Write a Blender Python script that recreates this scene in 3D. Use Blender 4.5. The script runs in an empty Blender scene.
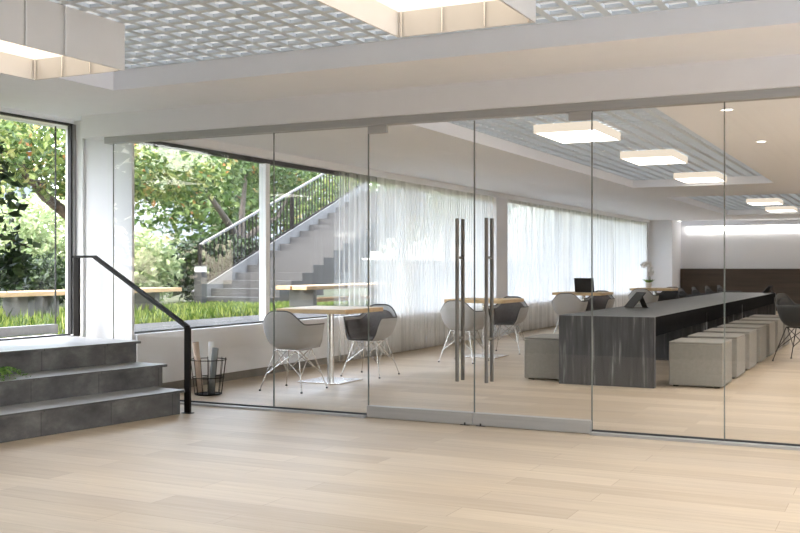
import bpy, math, random
from mathutils import Vector, Matrix
random.seed(7)
C = bpy.context.scene.collection
PI = math.pi
PY = 7.21            # plane of the glass partition

# ------------------------------------------------------------------ materials
def nt(name):
    m = bpy.data.materials.new(name); m.use_nodes = True
    t = m.node_tree; t.nodes.clear()
    out = t.nodes.new('ShaderNodeOutputMaterial')
    return m, t, out
def N(t, typ, **kw):
    n = t.nodes.new(typ)
    for k, v in kw.items():
        if k in n.inputs: n.inputs[k].default_value = v
        else: setattr(n, k, v)
    return n
def mapped(t, scale, coord='Object', rot=(0, 0, 0)):
    tc = t.nodes.new('ShaderNodeTexCoord'); mp = t.nodes.new('ShaderNodeMapping')
    mp.inputs['Scale'].default_value = scale; mp.inputs['Rotation'].default_value = rot
    t.links.new(tc.outputs[coord], mp.inputs['Vector'])
    return mp.outputs['Vector']
def ramp(t, fac, stops):
    r = t.nodes.new('ShaderNodeValToRGB')
    e = r.color_ramp.elements
    while len(e) < len(stops): e.new(0.5)
    for i, (p, c) in enumerate(stops):
        e[i].position = p; e[i].color = (*c, 1)
    t.links.new(fac, r.inputs['Fac'])
    return r.outputs['Color']
def plain(name, col, rough=0.5, metal=0.0, var=0.06, scale=(6, 6, 6), spec=0.5, bump=0.0):
    m, t, out = nt(name)
    b = N(t, 'ShaderNodeBsdfPrincipled', Roughness=rough, Metallic=metal)
    b.inputs['Specular IOR Level'].default_value = spec
    nz = N(t, 'ShaderNodeTexNoise', Scale=1.0, Detail=4.0)
    t.links.new(mapped(t, scale), nz.inputs['Vector'])
    c0 = tuple(max(0, x * (1 - var)) for x in col); c1 = tuple(min(1, x * (1 + var)) for x in col)
    t.links.new(ramp(t, nz.outputs['Fac'], [(0.3, c0), (0.7, c1)]), b.inputs['Base Color'])
    if bump:
        bp = N(t, 'ShaderNodeBump', Strength=bump, Distance=0.01)
        t.links.new(nz.outputs['Fac'], bp.inputs['Height']); t.links.new(bp.outputs['Normal'], b.inputs['Normal'])
    t.links.new(b.outputs[0], out.inputs[0])
    return m
def emit(name, col, s):
    m, t, out = nt(name)
    e = N(t, 'ShaderNodeEmission', Strength=s); e.inputs['Color'].default_value = (*col, 1)
    t.links.new(e.outputs[0], out.inputs[0]); return m
def glass_mat(name, tint=(0.97, 0.985, 0.975), f0=0.035, gain=1.0):
    m, t, out = nt(name)
    g = t.nodes.new('ShaderNodeNewGeometry')
    d = N(t, 'ShaderNodeVectorMath', operation='DOT_PRODUCT')
    t.links.new(g.outputs['Normal'], d.inputs[0]); t.links.new(g.outputs['Incoming'], d.inputs[1])
    a = N(t, 'ShaderNodeMath', operation='ABSOLUTE'); t.links.new(d.outputs['Value'], a.inputs[0])
    s = N(t, 'ShaderNodeMath', operation='SUBTRACT'); s.inputs[0].default_value = 1.0; t.links.new(a.outputs[0], s.inputs[1])
    p = N(t, 'ShaderNodeMath', operation='POWER'); t.links.new(s.outputs[0], p.inputs[0]); p.inputs[1].default_value = 5.0
    q = N(t, 'ShaderNodeMath', operation='MULTIPLY_ADD'); t.links.new(p.outputs[0], q.inputs[0])
    q.inputs[1].default_value = 0.9 * gain; q.inputs[2].default_value = f0
    tr = t.nodes.new('ShaderNodeBsdfTransparent'); tr.inputs['Color'].default_value = (*tint, 1)
    gl = N(t, 'ShaderNodeBsdfGlossy', Roughness=0.0)
    mx = t.nodes.new('ShaderNodeMixShader')
    t.links.new(q.outputs[0], mx.inputs[0]); t.links.new(tr.outputs[0], mx.inputs[1]); t.links.new(gl.outputs[0], mx.inputs[2])
    t.links.new(mx.outputs[0], out.inputs[0]); return m
def wood_floor():
    m, t, out = nt('oak_planks')
    b = N(t, 'ShaderNodeBsdfPrincipled', Roughness=0.42)
    b.inputs['Specular IOR Level'].default_value = 0.35
    v = mapped(t, (1, 1, 1))
    br = t.nodes.new('ShaderNodeTexBrick')
    br.offset = 0.37; br.offset_frequency = 2
    br.inputs['Color1'].default_value = (0.60, 0.495, 0.37, 1); br.inputs['Color2'].default_value = (0.485, 0.385, 0.275, 1)
    br.inputs['Mortar'].default_value = (0.40, 0.30, 0.21, 1)
    br.inputs['Scale'].default_value = 1.0; br.inputs['Mortar Size'].default_value = 0.0022
    br.inputs['Mortar Smooth'].default_value = 0.2; br.inputs['Bias'].default_value = 0.0
    br.inputs['Brick Width'].default_value = 1.45; br.inputs['Row Height'].default_value = 0.205
    t.links.new(v, br.inputs['Vector'])
    n1 = N(t, 'ShaderNodeTexNoise', Scale=1.0, Detail=6.0, Roughness=0.6)
    t.links.new(mapped(t, (1.6, 26, 1)), n1.inputs['Vector'])
    r1 = ramp(t, n1.outputs['Fac'], [(0.3, (0.84, 0.82, 0.79)), (0.7, (1.0, 1.0, 1.0))])
    n2 = N(t, 'ShaderNodeTexNoise', Scale=1.0, Detail=3.0)
    t.links.new(mapped(t, (0.9, 3.0, 1)), n2.inputs['Vector'])
    r2 = ramp(t, n2.outputs['Fac'], [(0.3, (0.9, 0.9, 0.92)), (0.7, (1.0, 1.0, 0.99))])
    mx = N(t, 'ShaderNodeMix', data_type='RGBA', blend_type='MULTIPLY'); mx.inputs['Factor'].default_value = 1
    t.links.new(br.outputs['Color'], mx.inputs[6]); t.links.new(r1, mx.inputs[7])
    m2 = N(t, 'ShaderNodeMix', data_type='RGBA', blend_type='MULTIPLY'); m2.inputs['Factor'].default_value = 1
    t.links.new(mx.outputs[2], m2.inputs[6]); t.links.new(r2, m2.inputs[7])
    t.links.new(m2.outputs[2], b.inputs['Base Color'])
    bp = N(t, 'ShaderNodeBump', Strength=0.12, Distance=0.004)
    t.links.new(br.outputs['Fac'], bp.inputs['Height']); bp.invert = True
    t.links.new(bp.outputs['Normal'], b.inputs['Normal'])
    t.links.new(b.outputs[0], out.inputs[0]); return m
def stone_tile():
    m, t, out = nt('dark_stone_tile')
    b = N(t, 'ShaderNodeBsdfPrincipled', Roughness=0.5)
    n1 = N(t, 'ShaderNodeTexNoise', Scale=3.5, Detail=8.0, Roughness=0.65)
    t.links.new(mapped(t, (1, 1, 1.6)), n1.inputs['Vector'])
    col = ramp(t, n1.outputs['Fac'], [(0.28, (0.05, 0.048, 0.048)), (0.5, (0.115, 0.111, 0.109)), (0.72, (0.23, 0.222, 0.216))])
    br = t.nodes.new('ShaderNodeTexBrick'); br.offset = 0.35; br.offset_frequency = 2
    br.inputs['Color1'].default_value = (1, 1, 1, 1); br.inputs['Color2'].default_value = (0.82, 0.82, 0.84, 1)
    br.inputs['Mortar'].default_value = (0.45, 0.45, 0.45, 1)
    br.inputs['Scale'].default_value = 1; br.inputs['Mortar Size'].default_value = 0.004
    br.inputs['Brick Width'].default_value = 0.62; br.inputs['Row Height'].default_value = 0.187
    sp = t.nodes.new('ShaderNodeSeparateXYZ'); cb = t.nodes.new('ShaderNodeCombineXYZ')
    t.links.new(mapped(t, (1, 1, 1)), sp.inputs[0])
    t.links.new(sp.outputs['Y'], cb.inputs['X']); t.links.new(sp.outputs['Z'], cb.inputs['Y'])
    t.links.new(cb.outputs[0], br.inputs['Vector'])
    mx = N(t, 'ShaderNodeMix', data_type='RGBA', blend_type='MULTIPLY'); mx.inputs['Factor'].default_value = 1
    t.links.new(col, mx.inputs[6]); t.links.new(br.outputs['Color'], mx.inputs[7])
    t.links.new(mx.outputs[2], b.inputs['Base Color'])
    t.links.new(b.outputs[0], out.inputs[0]); return m
def streak_stone(name, dark, mid, light, scale):
    m, t, out = nt(name)
    b = N(t, 'ShaderNodeBsdfPrincipled', Roughness=0.42)
    n1 = N(t, 'ShaderNodeTexNoise', Scale=1.0, Detail=6.0, Roughness=0.6)
    t.links.new(mapped(t, scale), n1.inputs['Vector'])
    t.links.new(ramp(t, n1.outputs['Fac'], [(0.3, dark), (0.57, mid), (0.76, light)]), b.inputs['Base Color'])
    t.links.new(b.outputs[0], out.inputs[0]); return m
def leafy(name, stops, trans=0.35):
    m, t, out = nt(name)
    g = t.nodes.new('ShaderNodeNewGeometry')
    col = ramp(t, g.outputs['Random Per Island'], stops)
    d = N(t, 'ShaderNodeBsdfPrincipled', Roughness=0.5)
    t.links.new(col, d.inputs['Base Color'])
    tl = t.nodes.new('ShaderNodeBsdfTranslucent'); t.links.new(col, tl.inputs['Color'])
    mx = t.nodes.new('ShaderNodeMixShader'); mx.inputs[0].default_value = trans
    t.links.new(d.outputs[0], mx.inputs[1]); t.links.new(tl.outputs[0], mx.inputs[2])
    t.links.new(mx.outputs[0], out.inputs[0]); return m
def sheer(name, hi, lo):
    m, t, out = nt(name)
    df = t.nodes.new('ShaderNodeBsdfDiffuse'); tl = t.nodes.new('ShaderNodeBsdfTranslucent'); tr = t.nodes.new('ShaderNodeBsdfTransparent')
    df.inputs['Color'].default_value = (0.95, 0.95, 0.94, 1); tl.inputs['Color'].default_value = (0.97, 0.97, 0.96, 1)
    n1 = N(t, 'ShaderNodeTexNoise', Scale=1.0, Detail=3.0)
    t.links.new(mapped(t, (1, 9, 0.15)), n1.inputs['Vector'])
    f = ramp(t, n1.outputs['Fac'], [(0.35, (hi, hi, hi)), (0.65, (lo, lo, lo))])
    a = t.nodes.new('ShaderNodeMixShader'); a.inputs[0].default_value = 0.62
    t.links.new(df.outputs[0], a.inputs[1]); t.links.new(tl.outputs[0], a.inputs[2])
    b = t.nodes.new('ShaderNodeMixShader')
    t.links.new(f, b.inputs[0]); t.links.new(a.outputs[0], b.inputs[1]); t.links.new(tr.outputs[0], b.inputs[2])
    t.links.new(b.outputs[0], out.inputs[0]); return m

M = {}
M['white'] = plain('white_plaster', (0.835, 0.84, 0.87), 0.75, var=0.012, spec=0.2)
M['ceil'] = plain('ceiling_paint', (0.875, 0.885, 0.925), 0.8, var=0.01, spec=0.15)
M['trimwhite'] = plain('white_trim', (0.85, 0.86, 0.87), 0.5, var=0.01)
M['floor'] = wood_floor()
M['carpet'] = plain('dark_carpet', (0.06, 0.055, 0.05), 0.95, var=0.3, scale=(40, 40, 40), spec=0.1)
M['darkwood'] = plain('dark_wood_panel', (0.066, 0.047, 0.034), 0.7, var=0.25, scale=(1, 1, 14))
M['crate'] = plain('grid_blade', (0.66, 0.73, 0.80), 0.6, var=0.02)
M['cratetop'] = emit('grid_glow', (1.0, 0.99, 0.98), 0.48)  # glow added to the grid backing as even room light
M['cratedim'] = emit('grid_glow_dim', (0.98, 0.99, 1.0), 0.46)  # weaker added glow for the back room grids
M['alu'] = plain('brushed_aluminium', (0.47, 0.465, 0.46), 0.45, metal=0.35, var=0.05, scale=(1.5, 40, 40))
M['alurail'] = plain('header_aluminium', (0.42, 0.425, 0.43), 0.55, metal=0.15, var=0.03, scale=(1, 30, 30))
M['steel'] = plain('brushed_steel', (0.17, 0.155, 0.14), 0.45, metal=0.35, var=0.08, scale=(40, 40, 2))
M['chrome'] = plain('chrome_wire', (0.72, 0.71, 0.70), 0.2, metal=0.9, var=0.03)
M['bright_steel'] = plain('polished_steel', (0.86, 0.85, 0.84), 0.22, metal=0.75, var=0.03)
M['black'] = plain('black_steel', (0.012, 0.010, 0.009), 0.55, var=0.2, spec=0.12)
M['blackframe'] = plain('black_frame', (0.035, 0.035, 0.037), 0.5, var=0.1)
M['greyframe'] = plain('grey_frame', (0.34, 0.34, 0.35), 0.5, var=0.05)
M['gasket'] = plain('dark_gasket', (0.05, 0.05, 0.052), 0.6, var=0.1)
M['glass'] = glass_mat('clear_glass', (0.995, 0.998, 0.996), 0.03)
M['winglass'] = glass_mat('window_glass', (0.96, 0.975, 0.97), 0.03, 0.6)
M['glassedge'] = plain('green_glass_edge', (0.21, 0.23, 0.22), 0.2, var=0.1)
M['stone'] = stone_tile()
M['treadtop'] = plain('stone_tread', (0.36, 0.36, 0.36), 0.4, var=0.12, scale=(5, 5, 5))
M['platform'] = plain('pale_stone_landing', (0.50, 0.50, 0.50), 0.4, var=0.1, scale=(5, 5, 5))
M['baseb'] = plain('taupe_baseboard', (0.20, 0.18, 0.155), 0.6, var=0.05)
M['shell'] = plain('pale_grey_shell', (0.42, 0.41, 0.405), 0.45, var=0.03)
M['shelldark'] = plain('charcoal_shell', (0.04, 0.04, 0.041), 0.4, var=0.08)
M['pad'] = plain('charcoal_upholstery', (0.14, 0.13, 0.13), 0.9, var=0.15, scale=(50, 50, 50), spec=0.2)
M['paddark'] = plain('black_upholstery', (0.045, 0.044, 0.044), 0.9, var=0.15, scale=(50, 50, 50), spec=0.2)
M['piping'] = plain('black_piping', (0.06, 0.058, 0.057), 0.6, var=0.1)
M['oak'] = plain('oak_table_top', (0.62, 0.43, 0.23), 0.45, var=0.12, scale=(3, 30, 3))
M['tablestone'] = streak_stone('charcoal_streaked_slab', (0.035, 0.035, 0.037), (0.075, 0.075, 0.078), (0.30, 0.30, 0.305), (22, 22, 1.6))
M['tablestonetop'] = streak_stone('charcoal_slab_top', (0.02, 0.0195, 0.019), (0.036, 0.0355, 0.035), (0.07, 0.069, 0.067), (18, 1.2, 5))
M['tableshade'] = plain('shaded_slab_side', (0.008, 0.008, 0.0085), 0.9, var=0.2, spec=0.05)  # shade along the table sides and apron, put into the colour
M['stool'] = plain('greige_stool_fabric', (0.27, 0.255, 0.23), 0.9, var=0.07, scale=(30, 30, 30), spec=0.15)
M['sheer'] = sheer('sheer_voile', .42, .14)
M['sheerthin'] = sheer('thin_sheer_voile', .84, .62)
M['plate'] = emit('lantern_plate', (1.0, 0.84, 0.66), 1.25)
M['lanternwall'] = plain('lantern_wall', (0.72, 0.71, 0.70), 0.5, var=0.02)
M['plate_cool'] = emit('far_lantern_plate', (1.0, 0.93, 0.85), 5.0)
M['glowshade'] = emit('lantern_shade_glow', (1.0, 0.86, 0.70), 0.62)
M['downlight'] = emit('downlight_glow', (1.0, 0.93, 0.82), 6.0)
M['wallwash'] = emit('linear_light_glow', (1.0, 0.96, 0.90), 5.0)
M['paper_w'] = plain('white_paper', (0.85, 0.84, 0.82), 0.7, var=0.02)
M['paper_b'] = plain('kraft_paper', (0.58, 0.44, 0.34), 0.7, var=0.05)
M['paper_g'] = plain('slate_paper', (0.20, 0.215, 0.22), 0.7, var=0.05)
M['bark'] = plain('tree_bark', (0.095, 0.075, 0.06), 0.9, var=0.4, scale=(20, 20, 5), bump=0.5)
M['concrete'] = plain('garden_concrete', (0.06, 0.059, 0.06), 0.8, var=0.12, scale=(3, 3, 3))
M['concretel'] = plain('pale_concrete', (0.15, 0.148, 0.146), 0.8, var=0.1, scale=(3, 3, 3))
M['benchwood'] = plain('bench_timber', (0.56, 0.38, 0.21), 0.6, var=0.15, scale=(30, 3, 30))
M['terrace'] = plain('bounce_terrace_white', (0.66, 0.655, 0.65), 0.8, var=0.06)  # kept near white so it bounces sunlight indoors
M['soil'] = plain('garden_soil', (0.07, 0.075, 0.035), 0.95, var=0.4, scale=(5, 5, 5))
M['facade'] = plain('pale_facade', (0.24, 0.26, 0.29), 0.8, var=0.3, scale=(1.2, 1.2, 2.5))
M['leaf_a'] = leafy('tree_leaf_bright', [(0.0, (0.035, 0.075, 0.014)), (0.45, (0.10, 0.16, 0.033)), (0.75, (0.21, 0.27, 0.07)), (0.965, (0.40, 0.40, 0.15)), (1.0, (0.45, 0.15, 0.05))])
M['leaf_b'] = leafy('tree_leaf_deep', [(0.0, (0.03, 0.06, 0.015)), (0.55, (0.07, 0.13, 0.03)), (0.97, (0.16, 0.22, 0.06)), (1.0, (0.36, 0.15, 0.06))])
M['leaf_dark'] = leafy('ficus_leaf', [(0.0, (0.012, 0.028, 0.010)), (0.6, (0.03, 0.06, 0.02)), (1.0, (0.08, 0.13, 0.04))], 0.25)
M['hedge_leaf'] = leafy('hedge_leaf', [(0.0, (0.010, 0.022, 0.006)), (0.6, (0.025, 0.05, 0.013)), (1.0, (0.07, 0.11, 0.03))], 0.2)
M['shrub_leaf'] = leafy('pale_shrub_leaf', [(0.0, (0.22, 0.30, 0.12)), (0.6, (0.40, 0.47, 0.24)), (1.0, (0.62, 0.64, 0.40))])
M['grass'] = leafy('grass_blade', [(0.0, (0.035, 0.08, 0.010)), (0.5, (0.12, 0.19, 0.03)), (1.0, (0.34, 0.38, 0.09))], 0.4)
M['fern'] = leafy('fern_leaf', [(0.0, (0.04, 0.11, 0.015)), (0.5, (0.10, 0.22, 0.03)), (1.0, (0.26, 0.40, 0.08))], 0.35)
M['petal'] = plain('orchid_petal', (0.85, 0.82, 0.80), 0.5, var=0.04)
M['ceramic'] = plain('glazed_ceramic', (0.72, 0.68, 0.60), 0.3, var=0.03)
M['darkpot'] = plain('dark_pot', (0.07, 0.07, 0.072), 0.5, var=0.1)
M['screen'] = plain('dark_screen', (0.015, 0.015, 0.016), 0.55, var=0.1)
M['lampwhite'] = plain('white_lamp_head', (0.8, 0.8, 0.78), 0.4, var=0.02)

# ------------------------------------------------------------------ mesh builder
class MB:
    def __init__(s): s.v = []; s.f = []; s.sm = []; s.mi = []
    def add(s, vs, fs, smooth=False, mi=0):
        o = len(s.v); s.v += [tuple(v) for v in vs]
        for f in fs: s.f.append(tuple(i + o for i in f)); s.sm.append(smooth); s.mi.append(mi)
    def box(s, x0, x1, y0, y1, z0, z1, mi=0):
        vs = [(x, y, z) for z in (z0, z1) for y in (y0, y1) for x in (x0, x1)]
        s.add(vs, [(0, 2, 3, 1), (4, 5, 7, 6), (0, 1, 5, 4), (2, 6, 7, 3), (0, 4, 6, 2), (1, 3, 7, 5)], False, mi); return s
    def obox(s, c, ax, half, mi=0):            # oriented box: centre, three axes, half sizes
        c = Vector(c); a = [Vector(x).normalized() * h for x, h in zip(ax, half)]
        vs = [c + a[0] * i + a[1] * j + a[2] * k for k in (-1, 1) for j in (-1, 1) for i in (-1, 1)]
        s.add(vs, [(0, 2, 3, 1), (4, 5, 7, 6), (0, 1, 5, 4), (2, 6, 7, 3), (0, 4, 6, 2), (1, 3, 7, 5)], False, mi); return s
    def bar(s, p, q, w, h, mi=0):              # flat bar from p to q, w sideways, h upwards
        p = Vector(p); q = Vector(q); d = (q - p); L = d.length; d.normalize()
        up = Vector((0, 0, 1)) if abs(d.z) < 0.95 else Vector((0, 1, 0))
        sd = d.cross(up).normalized(); u = sd.cross(d)
        return s.obox((p + q) / 2, (d, sd, u), (L / 2, w / 2, h / 2), mi)
    def prism(s, poly, z0, z1, mi=0, mitop=None):
        n = len(poly); vs = [(x, y, z0) for x, y in poly] + [(x, y, z1) for x, y in poly]
        s.add(vs, [tuple(reversed(range(n)))] + [(i, (i + 1) % n, n + (i + 1) % n, n + i) for i in range(n)], False, mi)
        s.add([(x, y, z1) for x, y in poly], [tuple(range(n))], False, mi if mitop is None else mitop); return s
    def tube(s, pts, r, seg=8, closed=False, cap=True):
        pts = [Vector(p) for p in pts]; n = len(pts)
        rs = r if isinstance(r, (list, tuple)) else [r] * n
        rings = []; ref = None
        for i, p in enumerate(pts):
            a = pts[(i - 1) % n] if (i > 0 or closed) else p
            b = pts[(i + 1) % n] if (i < n - 1 or closed) else p
            d = (b - a).normalized()
            if ref is None: ref = Vector((0, 0, 1)) if abs(d.z) < 0.9 else Vector((1, 0, 0))
            u = d.cross(ref)
            if u.length < 1e-4: u = d.orthogonal()
            u.normalize(); w = d.cross(u); ref = u.cross(d) if abs(u.cross(d).length) > 0 else ref
            rings.append([p + (u * math.cos(2 * PI * k / seg) + w * math.sin(2 * PI * k / seg)) * rs[i] for k in range(seg)])
        vs = [v for R in rings for v in R]; fs = []
        m = n if closed else n - 1
        for i in range(m):
            j = (i + 1) % n
            for k in range(seg): fs.append((i * seg + k, i * seg + (k + 1) % seg, j * seg + (k + 1) % seg, j * seg + k))
        s.add(vs, fs, True)
        if cap and not closed:
            s.add(rings[0], [tuple(reversed(range(seg)))]); s.add(rings[-1], [tuple(range(seg))])
        return s
    def lathe(s, prof, c=(0, 0, 0), seg=24, cap=True):
        vs = []; fs = []
        for r, z in prof:
            for k in range(seg): vs.append((c[0] + r * math.cos(2 * PI * k / seg), c[1] + r * math.sin(2 * PI * k / seg), c[2] + z))
        for i in range(len(prof) - 1):
            for k in range(seg): fs.append((i * seg + k, i * seg + (k + 1) % seg, (i + 1) * seg + (k + 1) % seg, (i + 1) * seg + k))
        s.add(vs, fs, True)
        if cap:
            n = len(prof) - 1
            s.add(vs[:seg], [tuple(reversed(range(seg)))]); s.add(vs[n * seg:], [tuple(range(seg))])
        return s
    def leaf(s, c, size, width, d=None):
        d = d or Vector((random.gauss(0, 1), random.gauss(0, 1), random.gauss(0, 0.7)))
        if d.length < 1e-3: d = Vector((1, 0, 0))
        d.normalize(); q = d.orthogonal().normalized()
        q = Matrix.Rotation(random.random() * 2 * PI, 3, d) @ q
        nn = d.cross(q); c = Vector(c)
        s.add([c, c + d * size * .45 + q * width + nn * width * .3, c + d * size, c + d * size * .45 - q * width + nn * width * .3], [(0, 1, 2, 3)]); return s
    def build(s, name, mats, parent=None, bevel=0):
        me = bpy.data.meshes.new(name); me.from_pydata(s.v, [], s.f)
        for m in (mats if isinstance(mats, (list, tuple)) else [mats]): me.materials.append(m)
        me.polygons.foreach_set('use_smooth', s.sm); me.polygons.foreach_set('material_index', s.mi); me.update()
        o = bpy.data.objects.new(name, me); C.objects.link(o)
        if parent: o.parent = parent
        if bevel:
            b = o.modifiers.new('bevel', 'BEVEL'); b.width = bevel; b.segments = 3; b.limit_method = 'ANGLE'
        return o
def tag(o, label=None, cat=None, group=None, kind=None):
    if label: o['label'] = label
    if cat: o['category'] = cat
    if group: o['group'] = group
    if kind: o['kind'] = kind
    return o
def empty(name, loc, rz=0, label=None, cat=None, group=None, kind=None):
    o = bpy.data.objects.new(name, None); C.objects.link(o); o.location = loc; o.rotation_euler = (0, 0, rz)
    return tag(o, label, cat, group, kind)
def dup(root, loc, rz, label, group=None):
    def cp(o, par):
        c = o.copy(); C.objects.link(c)
        if par: c.parent = par
        for ch in list(o.children): cp(ch, c)
        return c
    r = cp(root, None); r.location = loc; r.rotation_euler = (0, 0, rz); r['label'] = label
    if group: r['group'] = group
    return r
def struct(name, mb, m, label, cat, parent=None, bevel=0):
    o = mb.build(name, m, parent, bevel); return tag(o, label, cat, None, 'structure')

# ------------------------------------------------------------------ room shell
struct('floor', MB().box(-6.60, 4, 0.9, 30, -0.1, 0), M['floor'], 'light oak plank floor running under the glass partition', 'floor')
struct('floor_carpet', MB().box(-7.3, 4, -7, 0.9, -0.1, 0), M['carpet'], 'dark carpeted floor added behind the viewpoint to darken the glass reflection', 'floor')  # unseen dark floor, added for what the glass reflects

# ceiling: front room soffit at 2.58 with a deep recess, back room at 2.466 with two shallow recesses
cb = MB()
cb.box(-7.6, 4, 6.2, 7.12, 2.58, 2.9).box(-7.6, -5.57, -7, 6.2, 2.58, 2.9).box(2.6, 4, -7, 6.2, 2.58, 2.9).box(-5.57, 2.6, -7, -2, 2.58, 2.9)
cb.box(-7.7, 4.1, -7.1, 30.2, 2.9, 3.1).box(-7.6, -6.78, 7.12, 7.8, 2.58, 2.9).box(-6.78, -6.6, 7.32, 7.8, 2.58, 2.9)
struct('ceiling', cb, M['ceil'], 'white front room ceiling around the grid recess', 'ceiling')
c2 = MB()
RX0, RX1, R2X1 = -3.95, -1.8, -0.9
c2.box(-6.60, RX0, 7.32, 28.9, 2.466, 2.9).box(RX1, 4, 7.32, 19.0, 2.466, 2.9).box(R2X1, 4, 19.0, 26.1, 2.466, 2.9)
c2.box(RX0, RX1, 7.32, 7.75, 2.466, 2.9).box(RX0, RX1, 16.44, 19.0, 2.466, 2.9).box(RX0, 4, 26.1, 30, 2.466, 2.9)
c2.box(RX1, R2X1, 16.44, 19.0, 2.4665, 2.89)
struct('ceiling_back', c2, M['ceil'], 'white ceiling of the room behind the glass', 'ceiling')
def grid(name, x0, x1, y0, y1, z, pitch, label, th=0.05, h=0.022, ox=0, oy=0, top='cratetop'):
    g = MB(); x = x0 + ox
    while x < x1:
        g.box(max(x0, x - th / 2), min(x1, x + th / 2), y0, y1, z, z + h); x += pitch
    y = y1 - oy
    while y > y0:
        g.box(x0, x1, max(y0, y - th / 2), min(y1, y + th / 2), z + .0004, z + h - .0004); y -= pitch
    r = struct(name, g, M['crate'], label, 'ceiling grid')
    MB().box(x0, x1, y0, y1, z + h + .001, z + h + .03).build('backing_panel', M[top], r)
    return r
grid('trim_1', -5.57, 2.6, -2, 6.2, 2.734, 0.171, 'open square grid ceiling in the front room recess')
grid('trim_2', RX0, RX1, 7.75, 16.44, 2.585, 0.171, 'open grid ceiling in the long recess behind the glass', top='cratedim')
grid('trim_3', RX0, R2X1, 19.0, 26.1, 2.585, 0.171, 'open grid ceiling in the far recess', top='cratedim')

# partition head
struct('wall_partition', MB().box(-6.78, 4, 7.12, 7.32, 2.376, 2.9), M['white'], 'white downstand beam above the glass partition', 'beam')
struct('trim_4', MB().box(-6.545, 4, 7.165, 7.26, 2.318, 2.376), M['alurail'], 'grey metal head rail of the glass partition', 'head rail')
# pillar with splayed reveal beside the left glazing
struct('wall_pillar', MB().box(-6.987, -6.415, 7.388, 7.42, 0, 2.58).box(-6.987, -6.62, 7.42, 7.44, 0, 2.58), M['white'], 'white pillar between the left glazing and the garden window', 'pillar')
struct('trim_5', MB().prism([(-7.10, 7.357), (-6.9875, 7.357), (-6.9875, 7.44), (-7.10, 7.44)], 0, 2.58), M['trimwhite'], 'white splayed reveal beside the left glazing', 'reveal')
# back room left wall
wl = MB().box(-6.60, -6.38, 7.42, 27.9, 0.085, 0.57).box(-6.60, -6.41, 7.42, 27.9, 0, 0.085)
wl.box(-6.60, -6.38, 7.42, 27.9, 2.41, 2.9).box(-6.60, -6.38, 27.9, 29.0, 0, 2.9).box(-6.60, -6.26, 16.36, 16.9, 0, 2.466)
struct('wall_left', wl, M['white'], 'white window wall of the room behind the glass', 'wall')
struct('baseboard_left', MB().box(-6.41, -6.385, 7.45, 27.9, 0.0, 0.083), M['baseb'], 'taupe recessed baseboard along the window wall', 'baseboard')
struct('trim_6', MB().box(-6.285, -6.25, 7.45, 27.9, 2.385, 2.466), M['trimwhite'], 'white curtain pelmet along the window wall', 'pelmet')
struct('wall_pier', MB().box(-6.6, -5.73, 28.3, 30, 0, 2.466), M['white'], 'white pier at the far left corner', 'pier')
struct('wall_far', MB().box(-5.73, 4, 29.5, 30, 0, 2.9), M['white'], 'white far wall above the dark panelling', 'wall')
struct('trim_7', MB().box(-5.72, 4, 29.36, 29.5, 0, 1.14), M['darkwood'], 'dark brown wall panelling on the far wall', 'wall panelling')
struct('wall_right', MB().box(4, 4.15, -7, 30, -.1, 0.1).box(4, 4.15, -7, 30, 2.4, 2.9).box(4, 4.15, 7.1, 30, .1, 2.4).box(4, 4.15, -7, 1.5, .1, 2.4), M['white'], 'white right hand wall outside the frame', 'wall')
struct('wall_rear', MB().box(-7.3, 4, -7.2, -7, 0, 2.9), M['darkwood'], 'dark timber wall behind the viewpoint', 'wall')
ll = empty('linear_wall_light', (0, 29.46, 2.25), 0, 'long glowing linear light across the top of the far wall', 'light')
MB().box(-5.55, 3.9, -0.04, 0.039, -0.075, 0.075).build('diffuser', M['wallwash'], ll)
MB().box(-5.6, 3.95, -0.05, 0.039, 0.076, 0.1).build('housing', M['trimwhite'], ll)

# left glazing of the front room
w1 = tag(MB().box(-7.12, -7.08, 4.2, 7.335, 2.53, 2.55).box(-7.12, -7.08, 7.30, 7.335, 0.56, 2.55).box(-7.12, -7.08, 4.2, 7.30, 0.55, 0.565).box(-7.12, -7.08, 4.16, 4.2, .55, 2.55).build('window_1', M['blackframe']), 'black framed full height glazing on the left above the steps', 'window', None, 'structure')
MB().box(-7.08, -7.068, 7.32, 7.356, 0.56, 2.545).build('jamb', M['greyframe'], w1)
MB().box(-7.105, -7.095, 4.2, 5.85, 0.565, 2.53).build('pane', M['winglass'], w1)
d3 = tag(MB().box(-7.185, -7.175, 5.8, 7.20, 0.66, 2.52).build('door_3', M['winglass']), 'frameless glass sliding door leaf in the left glazing', 'door', None, 'structure')
MB().box(-7.21, -7.14, 5.8, 7.20, 0.575, 0.66).build('bottom_rail', M['alu'], d3, .003)
MB().box(-7.186, -7.174, 7.2005, 7.212, 0.66, 2.52).build('glass_edge', M['gasket'], d3)
struct('trim_8', MB().box(-7.35, -7.02, 4.2, 7.28, 2.55, 2.58), M['trimwhite'], 'white head casing above the left glazing', 'casing')
struct('wall_left_front', MB().box(-7.35, -7.05, -7, 7.35, -0.05, 0.55).box(-7.35, -7.05, -7, 4.16, 0.55, 2.9), M['white'], 'low white wall under the left glazing', 'wall')
struct('trim_9', MB().box(-7.36, -7.26, 7.52, 7.61, 0.45, 2.58), M['trimwhite'], 'white outer post at the edge of the left glazing', 'post')

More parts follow.
